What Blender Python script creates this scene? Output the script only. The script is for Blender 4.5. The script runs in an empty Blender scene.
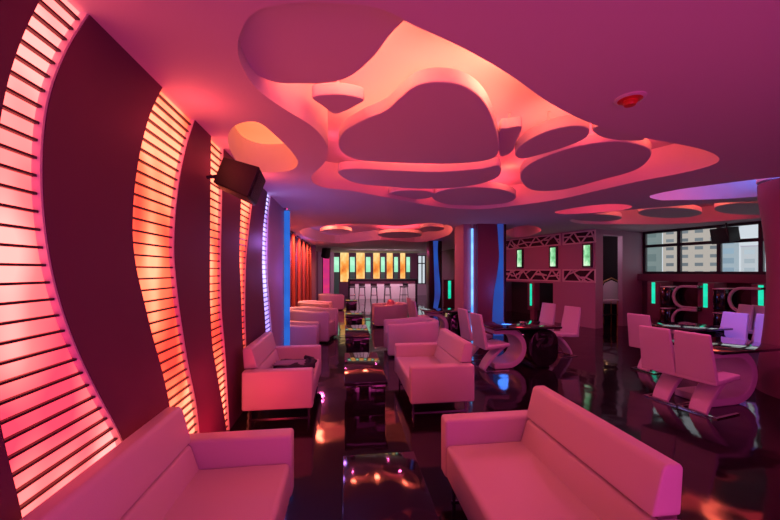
import bpy, bmesh, math, random
from mathutils import Vector, Matrix
random.seed(4)
S = bpy.context.scene
COL = S.collection
PI = math.pi

# ------------------------------------------------------------------ camera model
F, CX, HY, EYE = 347.0, 390.0, 271.0, 1.75
TH = math.atan(44 / F); cS, sS = math.sin(TH), math.cos(TH)      # cS = sin, sS = cos of the yaw
CEIL = 3.03

def ray(px):
    """ground direction of a picture column, per metre of depth"""
    a = (px - CX) / F
    return (a * sS + cS, -a * cS + sS)
def on_z(px, py, z):
    d = F * (z - EYE) / (HY - py); r = ray(px)
    return (r[0] * d, r[1] * d)
def at_depth(px, py, d):
    r = ray(px); return Vector((r[0] * d, r[1] * d, EYE + (HY - py) * d / F))
def on_x(px, py, X):
    r = ray(px); d = X / r[0]
    return (r[1] * d, EYE + (HY - py) * d / F)                    # (Y, Z)
def on_y(px, py, Y):
    r = ray(px); d = Y / r[1]
    return (r[0] * d, EYE + (HY - py) * d / F)                    # (X, Z)
def on_line(px, py, p, u):
    """(distance along u from p, Z) where a picture point meets the upright plane through p along u"""
    r = ray(px)
    det = r[0] * -u[1] + u[0] * r[1]
    d = (p[0] * -u[1] + u[0] * p[1]) / det
    t = (r[0] * p[1] - r[1] * p[0]) / det
    return (-t if False else ((r[0]*d - p[0])*u[0] + (r[1]*d - p[1])*u[1]), EYE + (HY - py) * d / F)

# ------------------------------------------------------------------ materials
def mat(name, col, rough=.5, metal=0, emit=None, es=1, bump=0, bscale=40, spec=.5, coat=0, var=0):
    m = bpy.data.materials.new(name); m.use_nodes = True
    nt = m.node_tree; b = nt.nodes['Principled BSDF']
    b.inputs['Base Color'].default_value = (*col, 1)
    b.inputs['Roughness'].default_value = rough
    b.inputs['Metallic'].default_value = metal
    b.inputs['Specular IOR Level'].default_value = spec
    b.inputs['Coat Weight'].default_value = coat
    if emit:
        b.inputs['Emission Color'].default_value = (*emit, 1)
        b.inputs['Emission Strength'].default_value = es
    tc = nt.nodes.new('ShaderNodeTexCoord')
    if bump or var:
        n = nt.nodes.new('ShaderNodeTexNoise'); n.inputs['Scale'].default_value = bscale
        n.inputs['Detail'].default_value = 4
        nt.links.new(tc.outputs['Object'], n.inputs['Vector'])
        if bump:
            bp = nt.nodes.new('ShaderNodeBump'); bp.inputs['Strength'].default_value = bump
            bp.inputs['Distance'].default_value = .01
            nt.links.new(n.outputs['Fac'], bp.inputs['Height']); nt.links.new(bp.outputs[0], b.inputs['Normal'])
        if var:
            r = nt.nodes.new('ShaderNodeMapRange'); r.inputs[3].default_value = rough - var; r.inputs[4].default_value = rough + var
            nt.links.new(n.outputs['Fac'], r.inputs[0]); nt.links.new(r.outputs[0], b.inputs['Roughness'])
    return m

def glow(name, cols, scale=(1, 1, 1), nscale=2.0, strength=1.0, detail=1.0):
    """a light-giving diffuser whose colour drifts between cols"""
    m = bpy.data.materials.new(name); m.use_nodes = True
    nt = m.node_tree; nt.nodes.clear()
    out = nt.nodes.new('ShaderNodeOutputMaterial'); e = nt.nodes.new('ShaderNodeEmission')
    tc = nt.nodes.new('ShaderNodeTexCoord'); mp = nt.nodes.new('ShaderNodeMapping'); mp.inputs['Scale'].default_value = scale
    n = nt.nodes.new('ShaderNodeTexNoise'); n.inputs['Scale'].default_value = nscale; n.inputs['Detail'].default_value = detail
    cr = nt.nodes.new('ShaderNodeValToRGB')
    els = cr.color_ramp.elements
    k = len(cols)
    for i, c in enumerate(cols):
        p = .32 + .28 * i / max(1, k - 1)
        if i < 2: el = els[i]; el.position = p
        else: el = els.new(p)
        el.color = (*c, 1)
    L = nt.links.new
    L(tc.outputs['Object'], mp.inputs[0]); L(mp.outputs[0], n.inputs['Vector']); L(n.outputs['Fac'], cr.inputs[0])
    L(cr.outputs[0], e.inputs['Color']); L(e.outputs[0], out.inputs['Surface'])
    e.inputs['Strength'].default_value = strength
    return m

M = {}
M['leather'] = mat('white_leather', (.60, .57, .58), .42, bump=.12, bscale=180, var=.06)
M['leather2'] = mat('white_leatherette', (.56, .53, .57), .38, bump=.08, bscale=160, var=.05)
M['seam'] = mat('seam_thread', (.25, .2, .22), .7)
M['paint'] = mat('white_ceiling_paint', (.76, .74, .76), .75, bump=.05, bscale=60, spec=.2)
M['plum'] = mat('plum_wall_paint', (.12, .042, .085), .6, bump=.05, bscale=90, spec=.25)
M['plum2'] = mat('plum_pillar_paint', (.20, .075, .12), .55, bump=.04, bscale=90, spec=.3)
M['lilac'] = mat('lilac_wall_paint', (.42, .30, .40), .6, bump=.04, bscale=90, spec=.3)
M['trim'] = mat('pale_edge_trim', (.7, .6, .68), .5)
M['black'] = mat('black_satin', (.012, .010, .014), .35)
M['slat'] = mat('dark_slat_metal', (.03, .012, .018), .45)
M['gloss'] = mat('black_gloss_glass', (.010, .008, .012), .06, coat=.6, var=.03, bscale=8, spec=.6)
M['tabletop'] = mat('dark_table_glass', (.014, .008, .018), .07, var=.03, bscale=5, spec=.45)
M['darkchrome'] = mat('dark_chrome', (.22, .2, .24), .25, metal=1)
M['chrome'] = mat('chrome', (.8, .8, .82), .12, metal=1)
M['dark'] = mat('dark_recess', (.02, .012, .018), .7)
M['cloth_black'] = mat('black_cloth', (.02, .018, .025), .85, bump=.3, bscale=80)
M['cloth_grey'] = mat('grey_cloth', (.28, .26, .33), .8, bump=.3, bscale=80)
M['speaker'] = mat('black_speaker_case', (.008, .006, .008), .5, bump=.2, bscale=120)
M['grille'] = mat('black_speaker_grille', (.01, .008, .010), .6, bump=.6, bscale=400)
M['redplastic'] = mat('red_plastic', (.7, .05, .03), .35)
M['whiteplastic'] = mat('white_plastic', (.75, .72, .72), .4)
M['curtain'] = mat('red_curtain_cloth', (.62, .16, .12), .8, bump=.15, bscale=90)
M['glass'] = mat('window_glass', (1, 1, 1), .02)
M['glass'].node_tree.nodes['Principled BSDF'].inputs['Transmission Weight'].default_value = 1
M['glass'].node_tree.nodes['Principled BSDF'].inputs['IOR'].default_value = 1.05
M['mullion'] = mat('black_window_frame', (.015, .012, .02), .4)
M['barfront'] = mat('pale_bar_front', (.75, .68, .72), .35)
M['gold'] = mat('gold_metal', (.75, .5, .2), .3, metal=1)
M['redseat'] = mat('red_leather_cushion', (.7, .3, .32), .5)
M['gl_red'] = glow('red_diffuser', [(1.8, .08, .16), (3.0, .27, .28), (4.2, .62, .56)], (1, 1.6, .8), 1.6)
M['gl_orange'] = glow('orange_diffuser', [(1.9, .09, .06), (3.0, .30, .14), (4.2, .66, .36)], (1, 1.6, .8), 1.6)
M['gl_violet'] = glow('violet_diffuser', [(.7, .45, 1.8), (1.2, 1.0, 2.4)], (1, 1, 1), 2)
M['gl_egg'] = glow('warm_cove_diffuser', [(1.5, .24, .09), (1.9, .36, .16)], (1, 1, 1), 1.0)
M['gl_blue'] = glow('blue_led', [(.02, .11, .55), (.03, .16, .7)], (1, 1, 1), 2)
M['gl_bluewave'] = glow('deep_blue_led', [(.03, .04, .24), (.02, .08, .42)], (1, 1, 1), 1)
M['gl_bluewhite'] = glow('bluewhite_led', [(.12, .45, 1.4), (.4, .9, 2.0)], (1, 1, 1), 2)
M['gl_green'] = glow('green_led', [(.0, .62, .36), (.02, .8, .5)], (1, 1, 1), 3)
M['gl_onyx'] = glow('backlit_onyx', [(.75, .13, .02), (1.1, .42, .08), (1.15, .82, .34)], (1, 1, .5), 1.5, 1.0, 4)
M['gl_jade'] = glow('backlit_jade', [(.12, .42, .16), (.3, .75, .38), (.75, 1.0, .7)], (1, 1, .6), 5, 1.0, 3)
M['gl_paleg'] = glow('pale_green_light', [(.16, .75, .40), (.5, 1.0, .7)], (1, 1, 1), 1.5)

def floor_mat():
    m = bpy.data.materials.new('black_gloss_tiles'); m.use_nodes = True
    nt = m.node_tree; b = nt.nodes['Principled BSDF']; L = nt.links.new
    tc = nt.nodes.new('ShaderNodeTexCoord')
    br = nt.nodes.new('ShaderNodeTexBrick'); br.offset = 0; br.inputs['Scale'].default_value = 1
    br.inputs['Brick Width'].default_value = .6; br.inputs['Row Height'].default_value = .6
    br.inputs['Mortar Size'].default_value = .004
    br.inputs['Color1'].default_value = (.006, .004, .007, 1); br.inputs['Color2'].default_value = (.010, .006, .009, 1)
    br.inputs['Mortar'].default_value = (.002, .002, .002, 1)
    L(tc.outputs['Object'], br.inputs['Vector']); L(br.outputs['Color'], b.inputs['Base Color'])
    n = nt.nodes.new('ShaderNodeTexNoise'); n.inputs['Scale'].default_value = 1.3; n.inputs['Detail'].default_value = 2
    L(tc.outputs['Object'], n.inputs['Vector'])
    mr = nt.nodes.new('ShaderNodeMapRange'); mr.inputs[3].default_value = .03; mr.inputs[4].default_value = .12
    L(n.outputs['Fac'], mr.inputs[0]); L(mr.outputs[0], b.inputs['Roughness'])
    bp = nt.nodes.new('ShaderNodeBump'); bp.inputs['Strength'].default_value = .4; bp.inputs['Distance'].default_value = .03
    L(n.outputs['Fac'], bp.inputs['Height']); L(bp.outputs[0], b.inputs['Normal'])
    b.inputs['Specular IOR Level'].default_value = .55
    return m
M['floor'] = floor_mat()

def facade_mat(name, wall, win, bw, rh, mortar):
    m = bpy.data.materials.new(name); m.use_nodes = True
    nt = m.node_tree; b = nt.nodes['Principled BSDF']; L = nt.links.new
    tc = nt.nodes.new('ShaderNodeTexCoord'); sep = nt.nodes.new('ShaderNodeSeparateXYZ'); cb = nt.nodes.new('ShaderNodeCombineXYZ')
    add = nt.nodes.new('ShaderNodeMath')
    L(tc.outputs['Object'], sep.inputs[0]); L(sep.outputs[0], add.inputs[0]); L(sep.outputs[1], add.inputs[1])
    L(add.outputs[0], cb.inputs[0]); L(sep.outputs[2], cb.inputs[1])
    br = nt.nodes.new('ShaderNodeTexBrick'); br.offset = 0; br.inputs['Scale'].default_value = 1
    br.inputs['Brick Width'].default_value = bw; br.inputs['Row Height'].default_value = rh; br.inputs['Mortar Size'].default_value = mortar
    br.inputs['Color1'].default_value = (*win, 1); br.inputs['Color2'].default_value = (*[c * 1.5 for c in win], 1); br.inputs['Mortar'].default_value = (*wall, 1)
    L(cb.outputs[0], br.inputs['Vector']); L(br.outputs['Color'], b.inputs['Base Color'])
    b.inputs['Roughness'].default_value = .8
    return m

# ------------------------------------------------------------------ mesh helpers
def tag(o, label=None, cat=None, group=None, kind=None):
    if label: o['label'] = label
    if cat: o['category'] = cat
    if group: o['group'] = group
    if kind: o['kind'] = kind
    return o
def thing(name, label, cat, loc=(0, 0, 0), rz=0, group=None, kind=None):
    o = bpy.data.objects.new(name, None); COL.objects.link(o)
    o.empty_display_size = .1
    o.location = loc; o.rotation_euler = (0, 0, rz)
    return tag(o, label, cat, group, kind)
def link_mesh(name, me, m, parent=None, smooth=True, ang=35):
    o = bpy.data.objects.new(name, me); COL.objects.link(o)
    if m: me.materials.append(m)
    if smooth:
        for p in me.polygons: p.use_smooth = True
        me.set_sharp_from_angle(angle=math.radians(ang))
    if parent: o.parent = parent
    return o
def obj(name, bm, m, parent=None, smooth=True, loc=None, rz=0):
    bmesh.ops.recalc_face_normals(bm, faces=bm.faces)
    me = bpy.data.meshes.new(name); bm.to_mesh(me); bm.free()
    o = link_mesh(name, me, m, parent, smooth)
    if loc is not None: o.location = loc
    if rz: o.rotation_euler = (0, 0, rz)
    return o
def struct(name, bm, m, **k):
    o = obj(name, bm, m, **k); o['kind'] = 'structure'; return o

def add_box(bm, lo, hi, bev=0, seg=3, mtx=None):
    c = [(a + b) / 2 for a, b in zip(lo, hi)]; s = [abs(b - a) for a, b in zip(lo, hi)]
    r = bmesh.ops.create_cube(bm, size=1, matrix=Matrix.Translation(c) @ Matrix.Diagonal((*s, 1)))
    vs = r['verts']
    if bev:
        es = list({e for v in vs for e in v.link_edges})
        rr = bmesh.ops.bevel(bm, geom=es, offset=bev, segments=seg, profile=.5, affect='EDGES', clamp_overlap=True)
        vs = list({v for f in rr['faces'] for v in f.verts} | {v for v in vs if v.is_valid})
    if mtx: bmesh.ops.transform(bm, matrix=mtx, verts=[v for v in vs if v.is_valid])
    return bm
def box(lo, hi, bev=0, seg=3):
    return add_box(bmesh.new(), lo, hi, bev, seg)

def add_tube(bm, pts, r, n=10, closed=False):
    pts = [Vector(p) for p in pts]; rings = []
    k = len(pts)
    for i, p in enumerate(pts):
        a = pts[i - 1] if (i or closed) else p; b = pts[(i + 1) % k] if (i < k - 1 or closed) else p
        t = (b - a).normalized()
        up = Vector((0, 0, 1)) if abs(t.z) < .95 else Vector((1, 0, 0))
        x = t.cross(up).normalized(); y = x.cross(t)
        rr = r[i] if isinstance(r, (list, tuple)) else r
        rings.append([bm.verts.new(p + rr * (math.cos(2 * PI * j / n) * x + math.sin(2 * PI * j / n) * y)) for j in range(n)])
    for i in range(k if closed else k - 1):
        A, B = rings[i], rings[(i + 1) % k]
        for j in range(n): bm.faces.new((A[j], A[(j + 1) % n], B[(j + 1) % n], B[j]))
    if not closed: bm.faces.new(rings[0][::-1]); bm.faces.new(rings[-1])
    return bm
def tube(pts, r, n=10, closed=False): return add_tube(bmesh.new(), pts, r, n, closed)

def add_lathe(bm, prof, n=24, c=(0, 0)):
    rings = [[bm.verts.new((c[0] + r * math.cos(2 * PI * j / n), c[1] + r * math.sin(2 * PI * j / n), z)) for j in range(n)] for r, z in prof]
    for A, B in zip(rings, rings[1:]):
        for j in range(n): bm.faces.new((A[j], A[(j + 1) % n], B[(j + 1) % n], B[j]))
    bm.faces.new(rings[0][::-1]); bm.faces.new(rings[-1])
    return bm
def lathe(prof, n=24): return add_lathe(bmesh.new(), prof, n)

def add_prism(bm, prof, y0, y1, bev=0, seg=3):
    """closed (x, z) profile swept from y0 to y1"""
    A = [bm.verts.new((x, y0, z)) for x, z in prof]; B = [bm.verts.new((x, y1, z)) for x, z in prof]
    n = len(prof); fs = [bm.faces.new(A[::-1]), bm.faces.new(B)]
    for i in range(n): fs.append(bm.faces.new((A[i], A[(i + 1) % n], B[(i + 1) % n], B[i])))
    if bev:
        bmesh.ops.recalc_face_normals(bm, faces=fs)
        es = list({e for f in fs for e in f.edges})
        bmesh.ops.bevel(bm, geom=es, offset=bev, segments=seg, profile=.5, affect='EDGES', clamp_overlap=True)
    return bm
def prism(prof, y0, y1, bev=0, seg=3): return add_prism(bmesh.new(), prof, y0, y1, bev, seg)

def smooth_pts(pts, k=6, closed=False):
    """Catmull-Rom through points of any dimension"""
    n = len(pts); out = []
    rng = range(n) if closed else range(n - 1)
    for i in rng:
        if closed: p0, p1, p2, p3 = pts[i - 1], pts[i], pts[(i + 1) % n], pts[(i + 2) % n]
        else: p0, p1, p2, p3 = pts[max(0, i - 1)], pts[i], pts[i + 1], pts[min(n - 1, i + 2)]
        for j in range(k):
            t = j / k
            out.append(tuple(.5 * (2 * b + (c - a) * t + (2 * a - 5 * b + 4 * c - d) * t * t + (3 * b - a - 3 * c + d) * t ** 3)
                             for a, b, c, d in zip(p0, p1, p2, p3)))
    if not closed: out.append(tuple(pts[-1]))
    return out

def ribbon(path, w, th, bev=.012, y=0):
    """a bent board: (x, z) path, width along y (number or list), thickness th"""
    bm = bmesh.new(); n = len(path); rings = []
    for i, (x, z) in enumerate(path):
        a = path[max(0, i - 1)]; b = path[min(n - 1, i + 1)]
        t = Vector((b[0] - a[0], b[1] - a[1])).normalized(); nx, nz = -t.y, t.x
        ww = (w[i] if isinstance(w, (list, tuple)) else w) / 2
        tt = (th[i] if isinstance(th, (list, tuple)) else th) / 2
        rings.append([bm.verts.new((x + nx * s1 * tt, y + s2 * ww, z + nz * s1 * tt)) for s1, s2 in ((1, -1), (1, 1), (-1, 1), (-1, -1))])
    for A, B in zip(rings, rings[1:]):
        for j in range(4): bm.faces.new((A[j], A[(j + 1) % 4], B[(j + 1) % 4], B[j]))
    bm.faces.new(rings[0][::-1]); bm.faces.new(rings[-1])
    bmesh.ops.recalc_face_normals(bm, faces=bm.faces)
    if bev:
        es = [e for e in bm.edges if len(e.link_faces) == 2 and e.calc_face_angle(0) > .9]
        bmesh.ops.bevel(bm, geom=es, offset=bev, segments=3, profile=.5, affect='EDGES', clamp_overlap=True)
    return bm

def sheet(loops, z0, z1, bevel=0):
    """flat slab between z0 and z1: the first loop is its outline, the others are holes in it"""
    cu = bpy.data.curves.new('sheet', 'CURVE'); cu.dimensions = '2D'; cu.fill_mode = 'BOTH'
    cu.extrude = (z1 - z0) / 2 - bevel; cu.bevel_depth = bevel; cu.bevel_resolution = 2
    if bevel: cu.offset = -bevel
    for lp in loops:
        sp = cu.splines.new('POLY'); sp.points.add(len(lp) - 1)
        for p, q in zip(sp.points, lp): p.co = (q[0], q[1], 0, 1)
        sp.use_cyclic_u = True
    o = bpy.data.objects.new('sheet', cu); COL.objects.link(o)
    me = bpy.data.meshes.new_from_object(o)
    bpy.data.objects.remove(o); bpy.data.curves.remove(cu)
    me.transform(Matrix.Translation((0, 0, (z0 + z1) / 2)))
    me.materials.clear()
    return me
def upright(me, base=(0, 0), ux=(0, 1)):
    """turn a sheet (a, b, depth) so that a runs along ux on the ground, b is height, depth runs along the normal to the right of ux"""
    mx = Matrix(((ux[0], 0, ux[1], base[0]), (ux[1], 0, -ux[0], base[1]), (0, 1, 0, 0), (0, 0, 0, 1)))
    me.transform(mx); return me

def area(name, loc, rot, sx, sy, col, watts, shape='RECTANGLE', spread=PI):
    l = bpy.data.lights.new(name, 'AREA'); l.shape = shape; l.size = sx; l.size_y = sy; l.color = col; l.energy = watts; l.spread = spread
    o = bpy.data.objects.new(name, l); COL.objects.link(o); o.location = loc; o.rotation_euler = rot; return o
def point(name, loc, col, watts, r=.1):
    l = bpy.data.lights.new(name, 'POINT'); l.color = col; l.energy = watts; l.shadow_soft_size = r
    o = bpy.data.objects.new(name, l); COL.objects.link(o); o.location = loc; return o

def kids(o): return [c for c in bpy.data.objects if c.parent is o]
def copy_tree(o, parent=None):
    c = o.copy(); COL.objects.link(c)
    if parent: c.parent = parent
    for ch in kids(o): copy_tree(ch, c)
    return c
def place(proto, used, loc, rz, label, group):
    o = proto if not used[0] else copy_tree(proto)
    used[0] = True
    o.location = loc; o.rotation_euler = (0, 0, rz); o['label'] = label; o['group'] = group
    return o

def window(n, base, ux, w, z0, z1, cols, rows, fr=.06):
    t = thing('window_%d' % n, None, None, (base[0], base[1], 0), math.atan2(ux[1], ux[0])); t['kind'] = 'structure'
    bm = bmesh.new()
    for i in range(len(cols)): add_box(bm, (cols[i] - fr / 2, -.05, z0), (cols[i] + fr / 2, .05, z1))
    for z in rows: add_box(bm, (0, -.045, z - fr / 2), (w, .045, z + fr / 2))
    obj('window_frame', bm, M['mullion'], t, smooth=False)
    obj('window_pane', box((0, -.006, z0), (w, .006, z1)), M['glass'], t, smooth=False)
    return t

# ------------------------------------------------------------------ room shell
WX = -1.27                      # face of the left wall
WE = 7.55                       # where it ends
UX = (.28, -.96)                # the right wing runs along this direction, towards the viewer
VX = (.96, .28)
C0 = (7.5, 9.65)                # near corner of the block with the friezes
VC = 2.26
C1 = (C0[0] + VC * VX[0], C0[1] + VC * VX[1])
def wing(u, v, z=0): return Vector((C0[0] + u * UX[0] + v * VX[0], C0[1] + u * UX[1] + v * VX[1], z))
RZ = math.atan2(UX[1], UX[0])
FARY = 24.6
WEND = wing(14.6, VC)
BN = wing(-4.6, 0); BFAR = Vector((6.0, 24.8, 0))

struct('floor', box((-3.2, -4.8, -.12), (15, 25.2, 0)), M['floor'], smooth=False)

def px_loop(pts, z, k=6): return smooth_pts([on_z(x, y, z) for x, y in pts], k, True)
H_MAIN = [(238, 42), (242, 66), (258, 90), (286, 110), (314, 128), (327, 146), (325, 162), (311, 178), (322, 187), (352, 191), (395, 199), (440, 207),
          (480, 209), (520, 205), (560, 199), (600, 190), (640, 181), (682, 173), (712, 165), (719, 158), (704, 150), (672, 143), (630, 135),
          (590, 123), (550, 103), (510, 75), (465, 49), (413, 25), (380, 9), (330, 3), (285, 4), (252, 14)]
H_EGG = [(228, 137), (236, 125), (257, 122), (275, 135), (292, 152), (298, 164), (288, 171), (262, 172), (242, 166), (231, 152)]
H_FAR = [(300, 231), (322, 226), (358, 224), (398, 226), (430, 223), (452, 227), (446, 236), (420, 242), (380, 240), (340, 243), (312, 239)]
H_SLIM = [(555, 212), (580, 207), (612, 204), (632, 206), (622, 210), (590, 213), (565, 214)]
H_VIOLET = [(650, 196), (676, 190), (704, 186), (735, 182), (770, 178), (800, 178), (800, 192), (765, 196), (720, 199), (680, 200), (660, 200)]
H_WING = [(570, 220), (600, 213), (640, 209), (690, 205), (740, 202), (790, 201), (800, 212), (770, 217), (720, 221), (670, 224), (620, 224), (585, 224)]
H_BLOCK = [(505, 232), (520, 226), (535, 226), (541, 231), (528, 236), (512, 237)]
holes = [px_loop(h, CEIL) for h in (H_MAIN, H_EGG, H_FAR, H_SLIM, H_VIOLET, H_WING, H_BLOCK)]
room = [(-1.95, -4.7), (WEND.x + .1, -4.7), (WEND.x + .1, WEND.y), (C1[0] + .06, C1[1] + .02), (C0[0] + .1, C0[1] + .1), (BN.x + .1, BN.y + .1), (BFAR.x + .1, FARY + .2), (-1.95, FARY + .2)]
TOP = 3.44
cl = link_mesh('ceiling', sheet([room] + holes, CEIL, TOP), M['paint'], ang=25); cl['kind'] = 'structure'
lid = link_mesh('ceiling_slab', sheet([room], TOP + .002, TOP + .12), M['paint'], smooth=False); lid['kind'] = 'structure'
# rounded lip of the big recess
add = smooth_pts([on_z(x, y, CEIL) for x, y in H_MAIN], 6, True)

# left wall: backing, then wavy dark panels standing proud of it
struct('wall_left', box((WX - .22, -4.6, 0), (WX - .05, WE, CEIL)), M['plum'], smooth=False)

def edge_fn(pxs, X=WX):
    pts = sorted([on_x(x, y, X)[::-1] for x, y in pxs])           # (z, Y)
    zs = [p[0] for p in pts]
    def f(z):
        if z <= zs[0]:
            s = (pts[1][1] - pts[0][1]) / max(.05, pts[1][0] - pts[0][0]); s = max(-.35, min(.35, s))
            return pts[0][1] + s * (z - zs[0]) * .6
        if z >= zs[-1]:
            s = (pts[-1][1] - pts[-2][1]) / max(.05, pts[-1][0] - pts[-2][0]); s = max(-.5, min(.5, s))
            return pts[-1][1] + s * (z - zs[-1])
        for a, b in zip(pts, pts[1:]):
            if a[0] <= z <= b[0]: return a[1] + (b[1] - a[1]) * (z - a[0]) / max(1e-6, b[0] - a[0])
    N = 48
    raw = [f(CEIL * i / N) for i in range(N + 1)]
    for _ in range(3):
        raw = [raw[0]] + [(raw[i - 1] + 2 * raw[i] + raw[i + 1]) / 4 for i in range(1, N)] + [raw[-1]]
    def g(z):
        t = max(0, min(N - 1e-6, z / CEIL * N)); i = int(t)
        return raw[i] + (raw[i + 1] - raw[i]) * (t - i)
    return g
E = [
    (edge_fn([(42, -4), (30, 20), (22, 35), (14, 60), (5, 90), (0, 120), (-8, 190), (-12, 260), (-10, 340), (0, 425), (10, 465), (22, 512)]),
     edge_fn([(100, 2), (92, 12), (70, 45), (55, 80), (47, 110), (44, 140), (43, 180), (45, 215), (50, 255), (60, 300), (78, 350), (100, 395), (125, 440)])),
    (edge_fn([(162, 89), (150, 112), (140, 150), (134, 190), (132, 235), (136, 270), (144, 300), (152, 335), (161, 365), (170, 405)]),
     edge_fn([(194, 125), (187, 145), (180, 180), (176, 215), (174.5, 255), (179, 300), (184, 335), (190, 370), (197, 402)])),
    (edge_fn([(211, 142), (210.5, 180), (210, 260), (210, 300), (212, 345), (219, 385), (226, 424)]),
     edge_fn([(224, 150), (223, 180), (222, 230), (221.5, 270), (222, 310), (226, 355), (230, 427)])),
    (edge_fn([(241, 200), (240, 230), (239.5, 260), (241, 290), (242.5, 335), (246, 385), (251, 425)]),
     edge_fn([(253, 200), (250, 225), (247, 255), (246, 275), (245.5, 310), (247, 360), (253, 425)])),
    (edge_fn([(266, 204), (263, 228), (262, 261), (263, 288), (264.8, 314), (266, 335)]),
     edge_fn([(270.5, 199), (268.5, 218), (267.5, 247), (267.8, 274), (270, 301), (272, 330)])),
]
ZS = [CEIL * i / 60 for i in range(61)]
ends = [lambda z: -4.5] + [e for pair in E for e in pair] + [lambda z: WE]
for k in range(6):
    L_, R_ = ends[2 * k], ends[2 * k + 1]
    loop = [(L_(z), z) for z in ZS] + [(R_(z), z) for z in reversed(ZS)]
    me = upright(sheet([loop], 0, .05), (WX - .05, 0), (0, 1))
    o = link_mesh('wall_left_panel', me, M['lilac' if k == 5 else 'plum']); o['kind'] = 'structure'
strip_words = [('widest wavy slatted light panel, glowing pink-red behind the sofa nearest the viewer', 'gl_red'),
               ('wavy slatted orange-red light panel above the far end of the nearest left sofa', 'gl_orange'),
               ('narrow slatted light panel glowing orange on the left wall, running behind the black speaker', 'gl_orange'),
               ('thin slatted light panel glowing orange-red just left of the sofa with dark clothes on it', 'gl_orange'),
               ('violet-white slatted light panel next to the blue light tube on the left wall', 'gl_violet')]
for (L_, R_), (lab, gm) in zip(E, strip_words):
    c = (L_(1.5) + R_(1.5)) / 2
    t = thing('slatted_light_panel', lab, 'light panel', (WX - .05, c, 0), group='slatted light panels on the left wall')
    loop = [(L_(z) - c, z) for z in ZS] + [(R_(z) - c, z) for z in reversed(ZS)]
    link_mesh('light_diffuser', upright(sheet([loop], .002, .012), (0, 0), (0, 1)), M[gm], t)
    bm = bmesh.new(); z = .05
    while z < CEIL - .02:
        add_box(bm, (.014, L_(z) - c, z - .0055), (.034, R_(z) - c - .012, z + .0055)); z += .075
    obj('slats', bm, M['slat'], t, smooth=False)
    w = .012
    loop = [(R_(z) - c - w, z) for z in ZS] + [(R_(z) - c - .001, z) for z in reversed(ZS)]
    link_mesh('edge_trim', upright(sheet([loop], .013, .046), (0, 0), (0, 1)), M['trim'], t)

# purple trim and the pier end
struct('wall_left_bay', box((-2.0, WE, 0), (-1.85, FARY, CEIL)), M['plum'], smooth=False)
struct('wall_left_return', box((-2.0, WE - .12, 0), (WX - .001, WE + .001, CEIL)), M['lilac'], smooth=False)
fx0, fx1 = on_y(417.5, 271, FARY)[0], on_y(426, 271, FARY)[0]
for lo_, hi_c in (((-2.0, 0), (fx0, CEIL)), ((fx0, 0), (fx1, .8)), ((fx0, 2.9), (fx1, CEIL)), ((fx1, 0), (BFAR.x + .3, CEIL))):
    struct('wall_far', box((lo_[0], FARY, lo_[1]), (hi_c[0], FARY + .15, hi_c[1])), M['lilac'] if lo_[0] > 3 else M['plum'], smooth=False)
struct('wall_rear', box((-2.0, -4.75, 0), (15, -4.6, CEIL)), M['plum'], smooth=False)

# ------------------------------------------------------------------ ceiling clouds and coves
CL = []
def cloud(pts, label, z=3.10, th=.11):
    lp = px_loop(pts, z, 7)
    cx = sum(p[0] for p in lp) / len(lp); cy = sum(p[1] for p in lp) / len(lp)
    rel = [(x - cx, y - cy) for x, y in lp]
    t = thing('ceiling_cloud', label, 'ceiling panel', (cx, cy, z), group='suspended ceiling clouds')
    link_mesh('cloud_board', sheet([rel], 0, th, .012), M['paint'], t, ang=50)
    q = Vector((sum(p[0] for p in rel) / len(rel), sum(p[1] for p in rel) / len(rel)))
    obj('hanger', box((q.x - .012, q.y - .012, th - .012), (q.x + .012, q.y + .012, TOP - z - .001)), M['whiteplastic'], t, smooth=False)
    xs = [p[0] for p in lp]; ys = [p[1] for p in lp]
    CL.append((cx, cy, z + th, max(xs) - min(xs), max(ys) - min(ys)))
    return t
def ell(cx, cy, rx, ry, n=14): return [(cx + rx * math.cos(2 * PI * i / n), cy + ry * math.sin(2 * PI * i / n)) for i in range(n)]
cloud([(225, 30), (245, 66), (272, 82), (300, 84), (330, 83), (352, 76), (374, 57), (390, 36), (404, 22), (425, 0), (395, -15), (330, -20), (260, -10)],
      'large heart-shaped ceiling cloud at the near end of the big recess', 3.13, .10)
cloud([(340, 150), (342, 134), (362, 121), (385, 111), (400, 98), (416, 86), (440, 82), (466, 87), (485, 103), (495, 126), (499, 150), (489, 160), (450, 164), (400, 163), (358, 160)],
      'largest smooth ceiling cloud in the centre of the big recess, shaped like a pebble')
cloud([(338, 173), (352, 169), (400, 171), (440, 172), (480, 169), (499, 166), (497, 178), (470, 186), (430, 189), (390, 187), (355, 183)],
      'wide crescent ceiling cloud just behind the largest cloud')
cloud(ell(411, 195, 24, 4.5), 'small oval ceiling cloud behind the crescent cloud, left of another oval')
cloud(ell(474, 197, 42, 9.5), 'flat oval ceiling cloud over the passage in front of the blue-lit pillar')
cloud([(515, 155), (521, 145), (545, 132), (572, 126), (588, 129), (586, 138), (566, 147), (540, 155), (522, 159)],
      'leaf-shaped ceiling cloud between the pebble cloud and the bean-shaped cloud')
cloud([(520, 178), (530, 164), (568, 149), (610, 142), (643, 146), (651, 156), (636, 170), (602, 180), (562, 190), (532, 190)],
      'long bean-shaped ceiling cloud at the right side of the big recess')
cloud([(592, 130), (606, 125), (628, 130), (645, 139), (630, 141), (604, 138)], 'small dark ceiling cloud tucked against the right lip of the big recess')
cloud([(312, 98), (325, 95), (345, 95), (364, 100), (356, 106), (344, 112), (334, 114), (322, 106)], 'little three-cornered ceiling cloud between the heart-shaped and the pebble-shaped cloud', 3.14, .1)
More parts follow.
